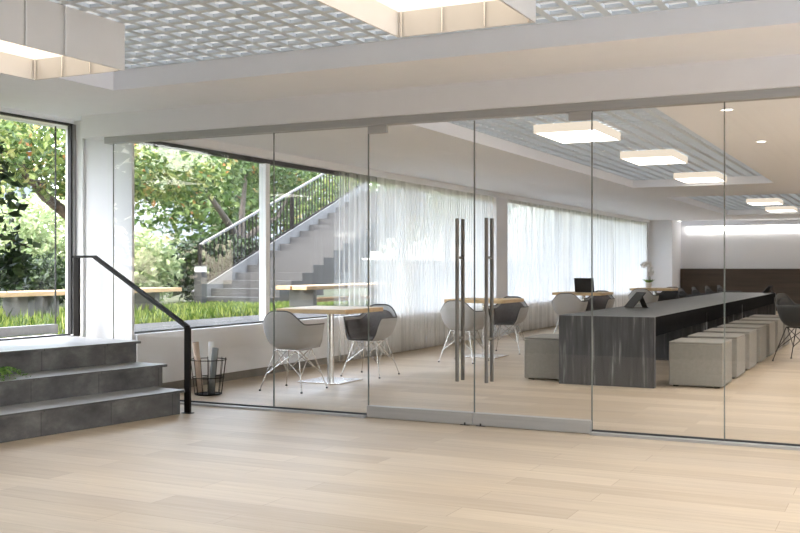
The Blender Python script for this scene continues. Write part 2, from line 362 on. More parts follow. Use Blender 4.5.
for nm, a, b in (('window_added_4', 1.5, 7.1),):  # unseen glazing added to bring daylight in from the right
    f = MB().box(4.05, 4.1, a, b, .1, .15).box(4.05, 4.1, a, b, 2.35, 2.4)
    k = a
    while k <= b: f.box(4.05, 4.1, k - .025, k + .025, .15, 2.35); k += (b - a) / 6 - 1e-6
    f = tag(f.build(nm, M['blackframe']), 'black framed glazing added on the right to light the room, outside the frame', 'window', None, 'structure')
    MB().box(4.07, 4.08, a, b, .15, 2.35).build('pane', M['winglass'], f)
struct('ground_bounce_terrace', MB().box(4.15, 30, -30, 50, -.3, -.1), M['terrace'], 'added pale terrace bouncing sunlight in through the right hand glazing', 'ground')  # added reflector ground, lifts the ceiling with bounced sun
# garden windows of the back room
def garden_window(name, y0, y1, mull, label):
    f = MB().box(-6.53, -6.47, y0, y1, 2.36, 2.41).box(-6.53, -6.47, y0, y1, 0.57, 0.588).box(-6.53, -6.50, y0, y0 + .012, .588, 2.36).box(-6.53, -6.47, y1 - .03, y1, .588, 2.36)
    w = tag(f.build(name, M['blackframe']), label, 'window', None, 'structure')
    ys = [y0 + .03] + mull + [y1 - .03]
    for y in mull: MB().box(-6.55, -6.46, y - .04, y + .04, 0.588, 2.36).build('mullion', M['trimwhite'], w)
    for a, b in zip(ys[:-1], ys[1:]): MB().box(-6.505, -6.495, a + .041, b - .041, 0.588, 2.36).build('pane', M['winglass'], w)
garden_window('window_2', 7.42, 16.36, [9.70, 13.2], 'long garden window behind the glass partition, partly curtained')
garden_window('window_3', 16.9, 27.9, [20.5, 24.2], 'far garden window behind the sheer curtains')

# ------------------------------------------------------------------ glass partition
struct('trim_10', MB().box(-6.5, -3.85, 7.14, 7.24, 0.0, 0.018).box(-2.024, 4, 7.14, 7.24, 0.0, 0.018), M['alu'], 'grey metal floor channel of the glass partition', 'floor channel')
def glass_panel(x0, x1, label):
    r = empty('glass_panel', ((x0 + x1) / 2, PY, 0.018), 0, label, 'glass panel', 'fixed panels of the glass partition')
    h = (x1 - x0) / 2 - .004
    MB().box(-h, h, -.006, .006, 0.012, 2.299).build('pane', M['glass'], r)
    for a in (-h - .003, h): MB().box(a, a + .003, -.006, .006, 0.012, 2.299).build('polished_edge', M['glassedge'], r)
    MB().box(-h - .003, h + .003, -.012, .012, 0.0, 0.012).build('gasket', M['gasket'], r)
glass_panel(-6.48, -4.741, 'clear fixed glass panel beside the pillar, in front of the wire basket')
glass_panel(-4.741, -3.846, 'clear fixed glass panel left of the double doors, in front of the nearest oak table')
glass_panel(-2.028, -1.11, 'clear fixed glass panel right of the double doors, in front of the slab table end')
glass_panel(-1.11, 1.5, 'clear fixed glass panel at the right edge, in front of the row of stools')
def glass_door(name, x0, x1, side, label):
    r = empty(name, ((x0 + x1) / 2, PY, 0), 0, label, 'door', None, 'structure')
    h = (x1 - x0) / 2 - .004
    MB().box(-h, h, -.006, .006, 0.095, 2.305).build('pane', M['glass'], r)
    for a in (-h - .003, h): MB().box(a, a + .003, -.006, .006, 0.095, 2.305).build('polished_edge', M['glassedge'], r)
    MB().box(-h - .002, h + .002, -.035, .035, 0.003, 0.095).build('bottom_rail', M['alu'], r, .003)
    hx = -h if side < 0 else h                   # hinge side
    MB().box(min(hx, hx - side * .165), max(hx, hx - side * .165), -.018, .018, 2.255, 2.317).build('top_patch', M['alu'], r, .002)
    px = -side * (h - .06)
    MB().box(px - .035, px + .035, -.045, .02, 0.0, 0.0029).box(px - .006, px + .006, -.04, -.0352, .0029, .02).build('floor_pivot', M['gasket'], r)
    gx = -side * (h - .115)
    hd = empty('handle', (gx, 0, 0)); hd.parent = r
    for y in (-.055, .055): MB().tube([(0, y, .329), (0, y, 1.564)], .0145, 12).build('bar', M['steel'], hd)
    for z in (.656, 1.267): MB().tube([(0, -.055, z), (0, .055, z)], .011, 10).build('standoff', M['steel'], hd)
glass_door('door_1', -3.846, -2.937, -1, 'left leaf of the frameless glass double door with long bar handle')
glass_door('door_2', -2.937, -2.028, 1, 'right leaf of the frameless glass double door with long bar handle')

# ------------------------------------------------------------------ lanterns
def lantern(x0, x1, y0, y1, zb, zt, zp, label, group, rods=True, sm='lanternwall'):
    cx, cy = (x0 + x1) / 2, (y0 + y1) / 2; w, d = (x1 - x0) / 2, (y1 - y0) / 2
    r = empty('ceiling_lantern', (cx, cy, zb), 0, label, 'ceiling lantern', group)
    H = zt - zb; P = zp - zb; t = .012
    MB().box(-w, -w + t, -d, d, 0, H).box(w - t, w, -d, d, 0, H).box(-w + t, w - t, -d, -d + t, 0, H).box(-w + t, w - t, d - t, d, 0, H).build('shade', M[sm], r)
    MB().box(-w + t + .001, w - t - .001, -d + t + .001, d - t - .001, P, P + .012).build('glow_plate', M['plate' if sm == 'lanternwall' else 'plate_cool'], r)
    if rods:
        for k in range(4):
            x = -w + .03 + k * (2 * w - .06) / 3
            MB().tube([(x, d - t - .012, 0.0), (x, d - t - .012, P - .001)], .005, 8).build('rod', M['chrome'], r)
        for y in (d - .52, d - .82):
            MB().tube([(w + .008, y, 0.0), (w + .008, y, H - .002)], .006, 8).build('rod', M['trimwhite'], r)
G1 = 'square lanterns in the front room ceiling'
lantern(-5.21, -4.435, 3.98, 5.04, 2.44, 2.733, 2.575, 'square glowing box lantern at the upper left corner above the steps', G1)
lantern(-2.473, -1.691, 3.925, 4.975, 2.44, 2.733, 2.575, 'square glowing box lantern at the top centre above the double doors', G1)
for x, y in [(1.06, 4.20), (-5.22, 1.4), (-2.473, 1.4), (1.06, 1.4)]:  # unseen lanterns added to light the front room
    lantern(x, x + .78, y, y + .78, 2.44, 2.733, 2.575, 'square glowing box lantern added to light the front room, outside the frame', G1, False)
G2 = 'lanterns in the ceiling behind the glass'
for (x, y, l) in [(-3.27, 10.5, 'nearest glowing lantern behind the glass, above the handles and the slab table end'),
                  (-3.10, 13.2, 'second glowing lantern behind the glass, in the middle of the long grid recess'),
                  (-3.10, 16.35, 'third glowing lantern behind the glass, at the far end of the long grid recess'),
                  (-2.95, 22.9, 'nearer of the two small glowing lanterns in the far recess'),
                  (-2.95, 26.0, 'farther of the two small glowing lanterns in the far recess, at the right edge')]:
    lantern(x, x + .62, y - .95, y, 2.50, 2.584, 2.504, l, G2, False, 'glowshade')
def downlight(x, y, z, l, g, power, cone=150):
    r = empty('ceiling_downlight', (x, y, z), 0, l, 'downlight', g)
    MB().lathe([(.055, -.006), (.055, -.001), (.042, -.001), (.042, -.006)], cap=False).build('ring', M['trimwhite'], r)
    MB().lathe([(.041, -.004), (.041, -.002)]).build('lens', M['downlight'], r)
    d = bpy.data.lights.new('downlight_lamp', 'SPOT'); d.energy = power; d.color = (1, .98, .96); d.spot_size = math.radians(cone); d.spot_blend = 1; d.shadow_soft_size = .06
    o = bpy.data.objects.new('downlight_lamp', d); C.objects.link(o); o.parent = r; o.location = (0, 0, -.02)
for x, y1 in ((-3.6, 4.4), (-1.1, 5.4), (.4, 5.6), (2.1, 5.6)):  # added lamps out of view, brighten the front floor
    for y in (1.0, y1): downlight(x, y, 2.733, 'small round downlight added to the front grid ceiling for light, outside the frame', 'added front room downlights', 110, 120)
for x in (0.4, 2.4):  # added lamps out of view, brighten the back room
    for y in (9.0, 12.0, 15.0, 18.0): downlight(x, y, 2.466, 'small round downlight added to the back room ceiling for light, outside the frame', 'added back room downlights', 150)
for (x, y, l) in [(-1.30, 8.57, 'small round downlight in the ceiling beside the first grid recess'), (-1.32, 10.9, 'small round downlight farther back at the right edge of the ceiling')]:
    downlight(x, y, 2.466, l, 'round downlights behind the glass', 45)

# ------------------------------------------------------------------ steps and handrail
a7 = math.radians(7.5); tx, ty = math.sin(a7), math.cos(a7)
def along(p, L): return (p[0] - tx * L, p[1] - ty * L)
st = empty('stone_steps', (0, 0, 0), 0, 'three dark stone steps with pale treads rising to the left glazing', 'steps')
ends = [(-5.285, 6.70, 0.0, .195), (-5.612, 6.88, .195, .375), (-5.96, 6.955, .375, .555)]
for i, (x, y, z0, z1) in enumerate(ends):
    far = along((x, y), 6.0)
    back = [(-7.045, y + (7.045 + x) * 0.18), (-7.045, far[1])]
    poly = [(x, y), back[0], back[1], far]
    s = MB().prism([(x - .02, y - .015), back[0], back[1], (far[0] - .02, far[1])], z0 + (0.0005 if i else 0), z1 - .022).build('step', M['stone'], st)
    MB().prism([(x + .012, y + .01), (back[0][0], back[0][1] + .01), back[1], (far[0] + .012, far[1])], z1 - .021, z1, 0, 1).build('tread', [M['stone'], M['treadtop'] if i < 2 else M['platform']], s)
hr = empty('handrail', (-5.270, 6.74, 0), 0, 'black steel handrail with two posts beside the stone steps', 'handrail')
def L_(p): return (p[0] + 5.270, p[1] - 6.74, p[2])
lo = (-5.270, 6.74); up = (-6.90, 7.19)
MB().box(-.027, .027, -.012, .012, 0.006, .70).build('post', M['black'], hr)
MB().box(up[0] + 5.270 - .032, up[0] + 5.270 + .032, up[1] - 6.74 - .012, up[1] - 6.74 + .012, .556, 1.28).build('post', M['black'], hr)
rb = MB(); k1 = L_((-6.64, 7.14, 1.29)); k0 = L_((up[0] - .03, up[1], 1.29)); k2 = L_((lo[0], lo[1], .705))
rb.bar(k0, k1, .045, .022).bar(k1, k2, .045, .022).tube([(k1[0], k1[1] - .02, k1[2]), (k1[0], k1[1] + .02, k1[2])], .011, 10).build('rail', M['black'], hr)
MB().box(-.045, .045, -.03, .03, 0, .006).build('base_plate', M['black'], hr)

# ------------------------------------------------------------------ basket and paper rolls
bk = empty('wire_basket', (-5.86, 7.80, 0), 0, 'black wire basket holding paper rolls beside the window wall', 'basket')
def ring(r, z, n=32): return [(r * math.cos(2 * PI * k / n), r * math.sin(2 * PI * k / n), z) for k in range(n)]
for r, z in ((.125, .012), (.147, .165), (.168, .33)): MB().tube(ring(r, z), .0045, 6, True).build('hoop', M['black'], bk)
w = MB()
for k in range(14):
    a = 2 * PI * k / 14
    w.tube([(.125 * math.cos(a), .125 * math.sin(a), .012), (.168 * math.cos(a), .168 * math.sin(a), .345)], .003, 6)
w.build('upright_wires', M['black'], bk)
MB().lathe([(.12, .004), (.12, .010)]).build('base', M['black'], bk)
def roll(dx, dy, lean, L, r, mat, label):
    d = Vector((lean[0], lean[1], 1)).normalized(); p = Vector((dx, dy, .0145 + r * .35)); mb = MB()
    e = p + d * L
    mb.tube([p, e], r, 16, cap=False); mb.tube([e - d * .001, p + d * .001], r * .72, 16, cap=False)
    n = 16; 
    o = mb.build('paper_roll', M[mat]); o.location = (-5.86, 7.80, 0)
    m_ = o.modifiers.new('thickness', 'SOLIDIFY'); m_.thickness = .002
    tag(o, label, 'paper roll', 'paper rolls in the wire basket')
roll(-.065, -.03, (-.11, -.02), .47, .030, 'paper_b', 'kraft brown paper roll, leftmost in the wire basket')
roll(.0, .045, (-.03, .05), .47, .028, 'paper_w', 'white paper roll in the middle of the wire basket')
roll(.05, -.02, (.13, -.02), .42, .030, 'paper_g', 'slate grey paper roll on the right in the wire basket')

# ------------------------------------------------------------------ chairs
def rim(th):      # th: 0 = front, pi = back; returns (radius, height)
    c = -math.cos(th); s = abs(math.sin(th))
    sm = lambda e0, e1, x: (lambda t_: t_ * t_ * (3 - 2 * t_))(max(0, min(1, (x - e0) / (e1 - e0))))
    z = .408 + .235 * sm(-.86, -.62, c)          # lip up to the arms
    z += .13 * sm(.58, .985, c)                   # arms up to the back
    r = 1 / ((abs(s) / .272) ** 3.0 + (abs(c) / .25) ** 3.0) ** (1 / 3.0)
    return r, z
def shell_pts(off=0.0, tmax=1.0, nth=56, nt_=12):
    pts = [[] for _ in range(nt_ + 1)]
    for i in range(nt_ + 1):
        t = i / nt_ * tmax
        for k in range(nth):
            th = 2 * PI * k / nth
            r, z = rim(th)
            f = 1 - (1 - t) ** 1.9
            rr = (r - .0) * (f * .90 + .10 * t ** 5) - off * f
            zz = .40 + off * (1 - f * .6) + (z - .40) * (t ** 3.0)
            pts[i].append((rr * math.sin(th), rr * math.cos(th) * (1.0), zz))
    return pts
def shell_mesh(off, tmax):
    P = shell_pts(off, tmax); nth = len(P[0]); mb = MB()
    vs = [(0, 0, P[0][0][2])] + [p for R in P[1:] for p in R]; fs = []
    for k in range(nth): fs.append((0, 1 + k, 1 + (k + 1) % nth))
    for i in range(len(P) - 2):
        for k in range(nth): fs.append((1 + i * nth + k, 1 + (i + 1) * nth + k, 1 + (i + 1) * nth + (k + 1) % nth, 1 + i * nth + (k + 1) % nth))
    mb.add(vs, fs, True); return mb, P
def make_chair(loc, rz, shell, pad, leg, label, group):
    r = empty('armchair', loc, rz, label, 'chair', group)
    mb, P = shell_mesh(0, 1.0)
    o = mb.build('shell', M[shell], r); s = o.modifiers.new('thickness', 'SOLIDIFY'); s.thickness = .011; s.offset = 1
    o.modifiers.new('smooth', 'SUBSURF').levels = 1
    mb2, _ = shell_mesh(.016, .94)
    o2 = mb2.build('upholstery', M[pad], r); s = o2.modifiers.new('thickness', 'SOLIDIFY'); s.thickness = .006; s.offset = -1
    MB().tube(P[-1], .0075, 8, True).build('piping', M['piping'], o)
    br = MB()
    for sx in (-1, 1):
        for sy in (-1, 1):
            top = (sx * .13, sy * .12, .395); foot = (sx * .235, sy * .235, .012)
            l = MB().tube([top, foot], .0052, 8).build('leg', M[leg], r)
            MB().lathe([(.011, 0), (.011, .014)], foot[:2] + (0,), 10).build('foot_cap', M['piping'], l)
        br.tube([(sx * .13, -.12, .393), (sx * .13, .12, .393)], .006, 6)
        br.tube([(sx * .20, -.20, .14), (sx * .13, .10, .385)], .0045, 6).tube([(sx * .20, .20, .14), (sx * .13, -.10, .385)], .0045, 6)
    for sy in (-1, 1):
        br.tube([(-.13, sy * .12, .393), (.13, sy * .12, .393)], .006, 6)
        br.tube([(-.19, sy * .19, .16), (.10, sy * .12, .385)], .0045, 6).tube([(.19, sy * .19, .16), (-.10, sy * .12, .385)], .0045, 6)
    br.build('wire_brace', M[leg], r)
    return r
GC = 'pale shell armchairs at the oak tables'
c0 = make_chair((-5.36, 8.50, 0), 0, 'shell', 'pad', 'chrome', 'pale grey shell armchair with its back to us at the nearest oak table', GC)
TB = [(-5.40, 9.28), (-5.04, 12.73), (-4.87, 16.77), (-4.51, 20.6)]
dup(c0, (-5.30, 9.98, 0), PI, 'grey shell armchair facing us with dark upholstery, far side of the nearest oak table')
dup(c0, (TB[1][0] + .02, TB[1][1] - .76, 0), -.05, 'pale grey shell armchair behind the left door handle, near side of the second oak table')
dup(c0, (TB[1][0] + .06, TB[1][1] + .72, 0), PI + .08, 'armchair facing us behind the right door handle, far side of the second oak table')
dup(c0, (TB[2][0] + .0, TB[2][1] - .76, 0), .05, 'pale grey shell armchair in front of the laptop, at the third oak table')
dup(c0, (TB[2][0] + .06, TB[2][1] + .70, 0), PI, 'armchair facing us on the far side of the third oak table beside the laptop')
dup(c0, (TB[3][0] - .05, TB[3][1] - .78, 0), 0, 'pale grey shell armchair in front of the white orchid, at the farthest oak table')
GD = 'charcoal armchairs near the far panelling'
k0_ = make_chair((TB[3][0] + .12, TB[3][1] + .76, 0), PI * .97, 'shelldark', 'paddark', 'black', 'charcoal armchair on the far side of the farthest oak table with the orchid', GD)
for (u_, x, y, l) in [(0, -3.76, 20.5, 'first charcoal armchair right of the orchid table, before the brown panelling'),
                      (1, -3.72, 21.7, 'second charcoal armchair right of the orchid table, before the brown panelling'),
                      (2, -3.66, 22.9, 'third charcoal armchair in the row before the brown panelling'),
                      (3, -3.60, 24.1, 'last charcoal armchair in the row before the brown panelling, near the partition joint')]:
    dup(k0_, (x, y, 0), -PI / 2 - .15, l)
rc = dup(k0_, (-1.20, 13.9, 0), -PI / 2 - .35, 'charcoal armchair at the right edge beside the row of stools')
rc.scale = (1.08, 1.08, 1.1)

# ------------------------------------------------------------------ oak tables
def make_table(x, y, label):
    r = empty('pedestal_table', (x, y, 0), 0, label, 'table', 'square oak tables by the window')
    MB().box(-.41, .41, -.41, .41, .725, .77).build('tabletop', M['oak'], r, .006)
    MB().box(-.2, .2, -.2, .2, .717, .724).build('mounting_plate', M['black'], r)
    MB().tube([(0, 0, .016), (0, 0, .717)], .036, 20).build('column', M['bright_steel'], r)
    MB().box(-.25, .25, -.25, .25, 0, .015).build('base_plate', M['bright_steel'], r, .004)
    return r
t0 = make_table(*TB[0], 'square oak pedestal table nearest the glass partition, on a steel column')
dup(t0, (*TB[1], 0), 0, 'second square oak table, behind the door handles')
dup(t0, (*TB[2], 0), 0, 'third square oak table, with the dark laptop on it')
dup(t0, (*TB[3], 0), 0, 'farthest square oak table, with the white orchid on it')
lp = empty('laptop', (TB[2][0] + .07, TB[2][1] - .12, .7705), 0, 'open dark laptop standing on the third oak table', 'laptop')
MB().box(-.16, .16, -.02, .2, 0, .016).build('base', M['screen'], lp, .003)
MB().obox((0, -.055, .125), ((1, 0, 0), (0, .25, -1), (0, 1, .25)), (.165, .115, .006)).build('screen_lid', M['screen'], lp, .002)
orc = empty('potted_orchid', (TB[3][0] - .14, TB[3][1] + .05, .7705), 0, 'white orchid in a small pale pot on the farthest oak table', 'plant')
MB().lathe([(.045, 0), (.06, .04), (.062, .10), (.055, .11), (.05, .10)]).build('pot', M['ceramic'], orc)
sm_ = MB().tube([(0, 0, .1), (.02, 0, .25), (.05, 0, .38), (.02, 0, .47), (-.08, 0, .48)], .005, 6)
sm_.tube([(0, 0, .1), (.04, .02, .22), (.07, .03, .33)], .004, 6).build('stem', M['fern'], orc)
lf = MB()
for k in range(6):
    a = k * 1.05
    lf.leaf((0, 0, .1), .16, .025, Vector((math.cos(a), math.sin(a), .55)))
lf.build('leaves', M['fern'], orc)
for (x, y, z) in [(-.08, 0, .47), (-.03, .01, .49), (.02, -.01, .465), (.055, 0, .40), (.05, .02, .34), (.07, .03, .32), (-.11, .01, .44), (.03, .0, .28)]:
    b = MB()
    for k in range(5):
        a = 2 * PI * k / 5; b.leaf((x, y, z), .075, .035, Vector((math.cos(a), -.5, math.sin(a))))
    b.build('blossom', M['petal'], orc)

# ------------------------------------------------------------------ long slab table and stools
TX0, TX1, TY0, TY1, TZ = -3.20, -2.23, 10.142, 20.6, .70
tb = empty('slab_table', ((TX0 + TX1) / 2, TY0, 0), 0, 'very long charcoal slab table with a streaked end panel behind the glass', 'table')
hw = (TX1 - TX0) / 2; LY = TY1 - TY0
MB().prism([(-hw, .0805), (hw, .0805), (hw, LY - .0805), (-hw, LY - .0805)], TZ - .075, TZ, 0, 1).build('tabletop', [M['tableshade'], M['tablestonetop']], tb)
for y in (0.0, LY - .08): MB().box(-hw, hw, y, y + .08, 0, TZ).build('end_panel', M['tablestone'], tb, .003)
for y in (3.1, 6.2): MB().box(-hw + .03, hw - .03, y, y + .08, 0, TZ - .0755).build('inner_panel', M['tablestone'], tb)
MB().box(-hw + .03, hw - .03, .081, LY - .081, TZ - .20, TZ - .0755).build('apron', M['tableshade'], tb)
def make_stool(loc, label):
    r = empty('cube_stool', loc, 0, label, 'stool', 'upholstered block stools along the slab table')
    MB().box(-.26, .26, 0, .62, .015, .43).build('body', M['stool'], r, .012)
    MB().box(-.26, .26, 0, .62, .4301, .45).build('cushion_top', M['stool'], r, .009)
    for sx in (-.2, .2):
        for y in (.06, .56): MB().box(sx - .025, sx + .025, y - .025, y + .025, 0, .0149).build('foot', M['black'], r)
    return r
s0 = make_stool((-1.88, 10.40, 0), 'greige upholstered block stool nearest the glass, first in the right hand row')
for i, w_ in enumerate(['second', 'third', 'fourth', 'fifth', 'sixth', 'last and farthest']):
    dup(s0, (-1.88, 10.40 + .965 * (i + 1), 0), 0, 'greige upholstered block stool, %s in the right hand row from the glass' % w_)
dup(s0, (-3.39, 10.36, 0), 0, 'greige upholstered block stool on the left side of the slab table')
def tablet(x, y, rz, label):
    r = empty('tablet_stand', (x, y, TZ + .0005), rz, label, 'tablet', 'tablets on the slab table')
    MB().obox((0, 0, .10), ((1, 0, 0), (0, .72, .7), (0, -.7, .72)), (.095, .125, .007)).build('screen', M['screen'], r, .002)
    MB().obox((0, .105, .075), ((1, 0, 0), (0, -.45, .9), (0, .9, .45)), (.05, .085, .004)).build('stand', M['black'], r)
    MB().box(-.07, .07, -.09, .15, 0, .005).build('foot', M['black'], r)
    return r
tablet(-2.93, 12.3, -.75, 'dark tablet on an angled stand at the left edge of the slab table')
tablet(-2.34, 20.3, -PI / 2 - .5, 'dark tablet on an angled stand at the far end of the slab table').scale = (.75, .75, .75)

# ------------------------------------------------------------------ sheer curtains
def curtain(y0, y1, label, pitch=.085, amp=.028, mat='sheer'):
    mb = MB(); ys = []; n = int((y1 - y0) / pitch * 8); vs = []; rows = 8; zs = [0.012 + (2.43 - .012) * k / rows for k in range(rows + 1)]
    ph = random.random() * 6; 
    for k in range(rows + 1):
        for i in range(n + 1):
            y = y0 + (y1 - y0) * i / n
            wob = .35 * math.sin(y * 2.1 + ph) + .25 * math.sin(y * 5.3 + 1.3 * ph)
            x = -6.325 + amp * (1 - .35 * k / rows) * math.sin(2 * PI * y / pitch + wob * 3 + .25 * math.sin(k * .7 + y))
            vs.append((x, y, zs[k]))
    fs = [(k * (n + 1) + i, k * (n + 1) + i + 1, (k + 1) * (n + 1) + i + 1, (k + 1) * (n + 1) + i) for k in range(rows) for i in range(n)]
    mb.add(vs, fs, True)
    o = mb.build('sheer_curtain', M[mat]); tag(o, label, 'curtain', 'sheer curtains along the window wall')
    return o
curtain(11.0, 12.1, 'thin sheer white curtain with its free edge in front of the garden stairs', mat='sheerthin', pitch=.13)
curtain(12.12, 16.33, 'sheer white curtain left of the column, behind the second oak table')
curtain(16.93, 20.6, 'sheer white curtain right of the column, behind the right door leaf')
curtain(20.62, 24.3, 'sheer white curtain behind the laptop')
curtain(24.32, 27.85, 'farthest sheer white curtain, beside the white pier')

# ------------------------------------------------------------------ indoor plants at the left edge
def foliage(mb, ells, n, size, width, jit=.5):
    for _ in range(n):
        c, rad = random.choice(ells)
        d = Vector((random.gauss(0, 1), random.gauss(0, 1), random.gauss(0, 1))).normalized() * (random.random() ** .45)
        s = size * (1 - jit + random.random() * jit * 2)
        mb.leaf((c[0] + d.x * rad[0], c[1] + d.y * rad[1], c[2] + d.z * rad[2]), s, width * s / size)
    return mb
fk = empty('potted_fig_tree', (-6.66, 5.70, .556), 0, 'dark leaved indoor fig tree on the landing at the left edge', 'plant')
MB().lathe([(.12, 0), (.16, .05), (.17, .30), (.155, .31), (.15, .27)]).build('pot', M['darkpot'], fk)
MB().tube([(0, 0, .25), (.02, .02, .7), (-.01, .05, 1.1), (.03, .08, 1.5), (.02, .1, 1.75)], [.018, .016, .013, .01, .006], 8).tube([(0, .03, .8), (.08, .3, .9), (.1, .6, .8)], .006, 6).tube([(0, .05, 1.2), (.06, .2, 1.4), (.1, .33, 1.42)], .006, 6).build('trunk', M['bark'], fk)
foliage(MB(), [((.0, .12, 1.5), (.22, .42, .22)), ((.02, .16, 1.2), (.22, .46, .22)), ((.04, .2, .85), (.18, .5, .2)), ((.0, .3, .58), (.16, .42, .16)), ((.02, .5, .66), (.1, .2, .16))], 700, .085, .026).build('leaves', M['leaf_dark'], fk)
fn = empty('potted_fern', (-5.95, 5.36, .3755), 0, 'bright green fern on the second stone step at the left edge', 'plant')
MB().lathe([(.045, 0), (.06, .05), (.055, .055), (.05, .045)]).build('pot', M['darkpot'], fn)
ff = MB()
for k in range(40):
    a = random.random() * 2 * PI; L = .16 + random.random() * .14; p = Vector((0, 0, .045)); d = Vector((math.cos(a) * .85, math.sin(a) * .85, .5))
    for s_ in range(9):
        q = p + d * L / 9
        for sg in (-1, 1):
            sd = Vector((-d.y, d.x, 0)) * sg + d * .4
            ff.leaf(q, .045 * (1.1 - s_ / 10), .008, sd)
        d = (d + Vector((0, 0, -.16))).normalized(); p = q
ff.build('fronds', M['fern'], fn)

# ------------------------------------------------------------------ garden
GZ = .48
struct('ground_garden', MB().box(-60, -6.61, -20, 70, GZ - .3, GZ), M['soil'], 'garden ground outside the windows', 'ground')
struct('trim_11', MB().box(-8.4, -6.62, 7.9, 40, GZ, GZ + .02), M['concrete'], 'pale concrete strip outside the garden window', 'paving')
gr = MB()
def blades(n, x0, x1, y0, y1, h0, h1):
    for _ in range(n):
        x = random.uniform(x0, x1); y = random.uniform(y0, y1); h = random.uniform(h0, h1)
        a = random.random() * 2 * PI; wv = Vector((math.cos(a), math.sin(a), 0)) * .012
        t_ = Vector((random.gauss(0, .25) * h, random.gauss(0, .25) * h, h)); b = Vector((x, y, GZ - .005))
        gr.add([b - wv, b + wv, b + t_ * .6 + wv * .7, b + t_, b + t_ * .6 - wv * .7], [(0, 1, 2, 3, 4)])
blades(16000, -11.8, -8.45, 6.6, 16.5, .05, .12)
blades(2500, -8.4, -7.45, 6.0, 7.85, .05, .12)
blades(2500, -11.5, -8.5, 7.0, 12.5, .08, .22)
tag(gr.build('grass', M['grass']), 'bright green grass growing outside the windows', 'grass', None, 'stuff')

def tree(name, base, pts, branches, ells, n, size, leaf, label, group):
    r = empty(name, base, 0, label, 'tree', group)
    h = pts
    tb_ = MB().tube(h[0], h[1], 10)
    for b in branches: tb_.tube(b[0], b[1], 8)
    tb_.build('trunk', M['bark'], r)
    foliage(MB(), ells, n, size, size * .30).build('crown', M[leaf], r)
GT = 'broadleaf trees in the garden'
tree('garden_tree', (-10.9, 11.4, GZ), ([(0, 0, -.1), (.05, .0, .8), (.1, .05, 1.3)], [.16, .13, .11]),
     [([(.1, .05, 1.25), (-.2, -.5, 1.75), (-.1, -.95, 2.1), (-.3, -1.3, 2.9)], [.09, .075, .06, .03]),
      ([(.1, .05, 1.25), (.1, .45, 1.7), (.2, .9, 2.15), (.1, 1.2, 2.9)], [.09, .07, .055, .03]),
      ([(0, -.7, 1.9), (.3, -1.2, 1.85), (.3, -1.7, 2.3)], [.05, .04, .02])],
     [((.2, -1.2, 2.35), (.9, 1.0, .6)), ((.2, .2, 2.45), (1.0, 1.1, .5)), ((.0, 1.5, 2.3), (1.0, 1.1, .6)), ((.3, .2, 1.95), (.6, 1.8, .3)), ((.2, -2.3, 2.3), (.9, .8, .7)), ((0, 2.4, 2.3), (.8, .8, .5))],
     8000, .105, 'leaf_a', 'bright broadleaf tree forking behind the white pillar', GT)
tree('garden_tree', (-14.2, 20.1, GZ), ([(0, 0, -.1), (.0, .0, .8), (.03, .03, 1.35)], [.17, .14, .12]),
     [([(.03, .03, 1.3), (.1, -.6, 1.75), (.1, -1.2, 2.25), (0, -1.7, 3.0)], [.10, .08, .06, .03]),
      ([(.03, .03, 1.3), (.05, .05, 2.0), (.0, .3, 3.0)], [.10, .07, .04]),
      ([(.03, .03, 1.3), (.1, .8, 1.7), (.1, 1.5, 1.95), (.1, 2.0, 2.5)], [.09, .06, .05, .02])],
     [((0, -1.5, 3.1), (1.1, 1.2, .6)), ((0, .3, 3.25), (1.1, 1.2, .6)), ((0, 1.9, 3.1), (1.0, 1.2, .6)), ((0, -2.6, 2.6), (.8, .6, .5))],
     6500, .12, 'leaf_b', 'dark trunked tree with a forked trunk left of the white mullion', GT)
for (x, y, s_, lf_, l) in [(-13.2, 1.6, 1.3, 'leaf_b', 'dense tree added to shade the left glazing, reflected in the glass'), (-12.6, -4.6, 1.3, 'leaf_b', 'dense tree added to shade the left glazing, outside the frame'), (-16.5, 11.2, 1.5, 'leaf_a', 'sunlit tree farther off, behind the left glazing'), (-23.5, 19, 2.4, 'leaf_a', 'sunlit tree farther off, behind the left part of the garden window'),  # first two trees are added to block sky light and glare
                      (-17.5, 24, 1.7, 'leaf_b', 'tall tree behind the middle of the garden stairs'), (-17, 31, 1.8, 'leaf_a', 'tall sunlit tree beyond the top of the garden stairs'), (-18, 41, 2.0, 'leaf_b', 'distant tree behind the far sheer curtain')]:
    tree('garden_tree', (x, y, GZ), ([(0, 0, -.1), (0, .05, 1.2), (0, .1, 2.6)], [.18, .15, .08]), [],
         [((0, 0, 2.6 * s_ * .8), (1.5 * s_, 1.6 * s_, 1.1 * s_)), ((.3, -1.3, 1.8 * s_ * .8), (1.3 * s_, 1.2 * s_, .8 * s_)), ((.3, 1.3, 1.9 * s_ * .8), (1.3 * s_, 1.2 * s_, .8 * s_))],
         5500, .19, lf_, l, GT)
def bush(x, y, rx, ry, h, n, size, leaf, label, group):
    o = foliage(MB(), [((0, 0, h * .5), (rx, ry, h * .52))], n, size, size * .28).build('garden_shrub', M[leaf])
    o.location = (x, y, GZ); tag(o, label, 'shrub', group)
bush(-12.2, 14.3, .6, .8, 1.35, 2200, .13, 'shrub_leaf', 'pale yellow green feathery shrub right of the pillar', 'garden shrubs')
bush(-12.95, 17.8, .55, 2.3, 1.35, 9000, .12, 'hedge_leaf', 'dark clipped hedge at the foot of the garden stairs', 'garden shrubs')
bush(-14.2, 13.4, .6, 1.8, .95, 2400, .12, 'hedge_leaf', 'low green hedge behind the timber bench in the left glazing', 'garden shrubs')
bush(-17.0, 16.7, .9, 1.9, 2.3, 4500, .15, 'shrub_leaf', 'tall pale shrub beyond the low hedge in the left glazing', 'garden shrubs')
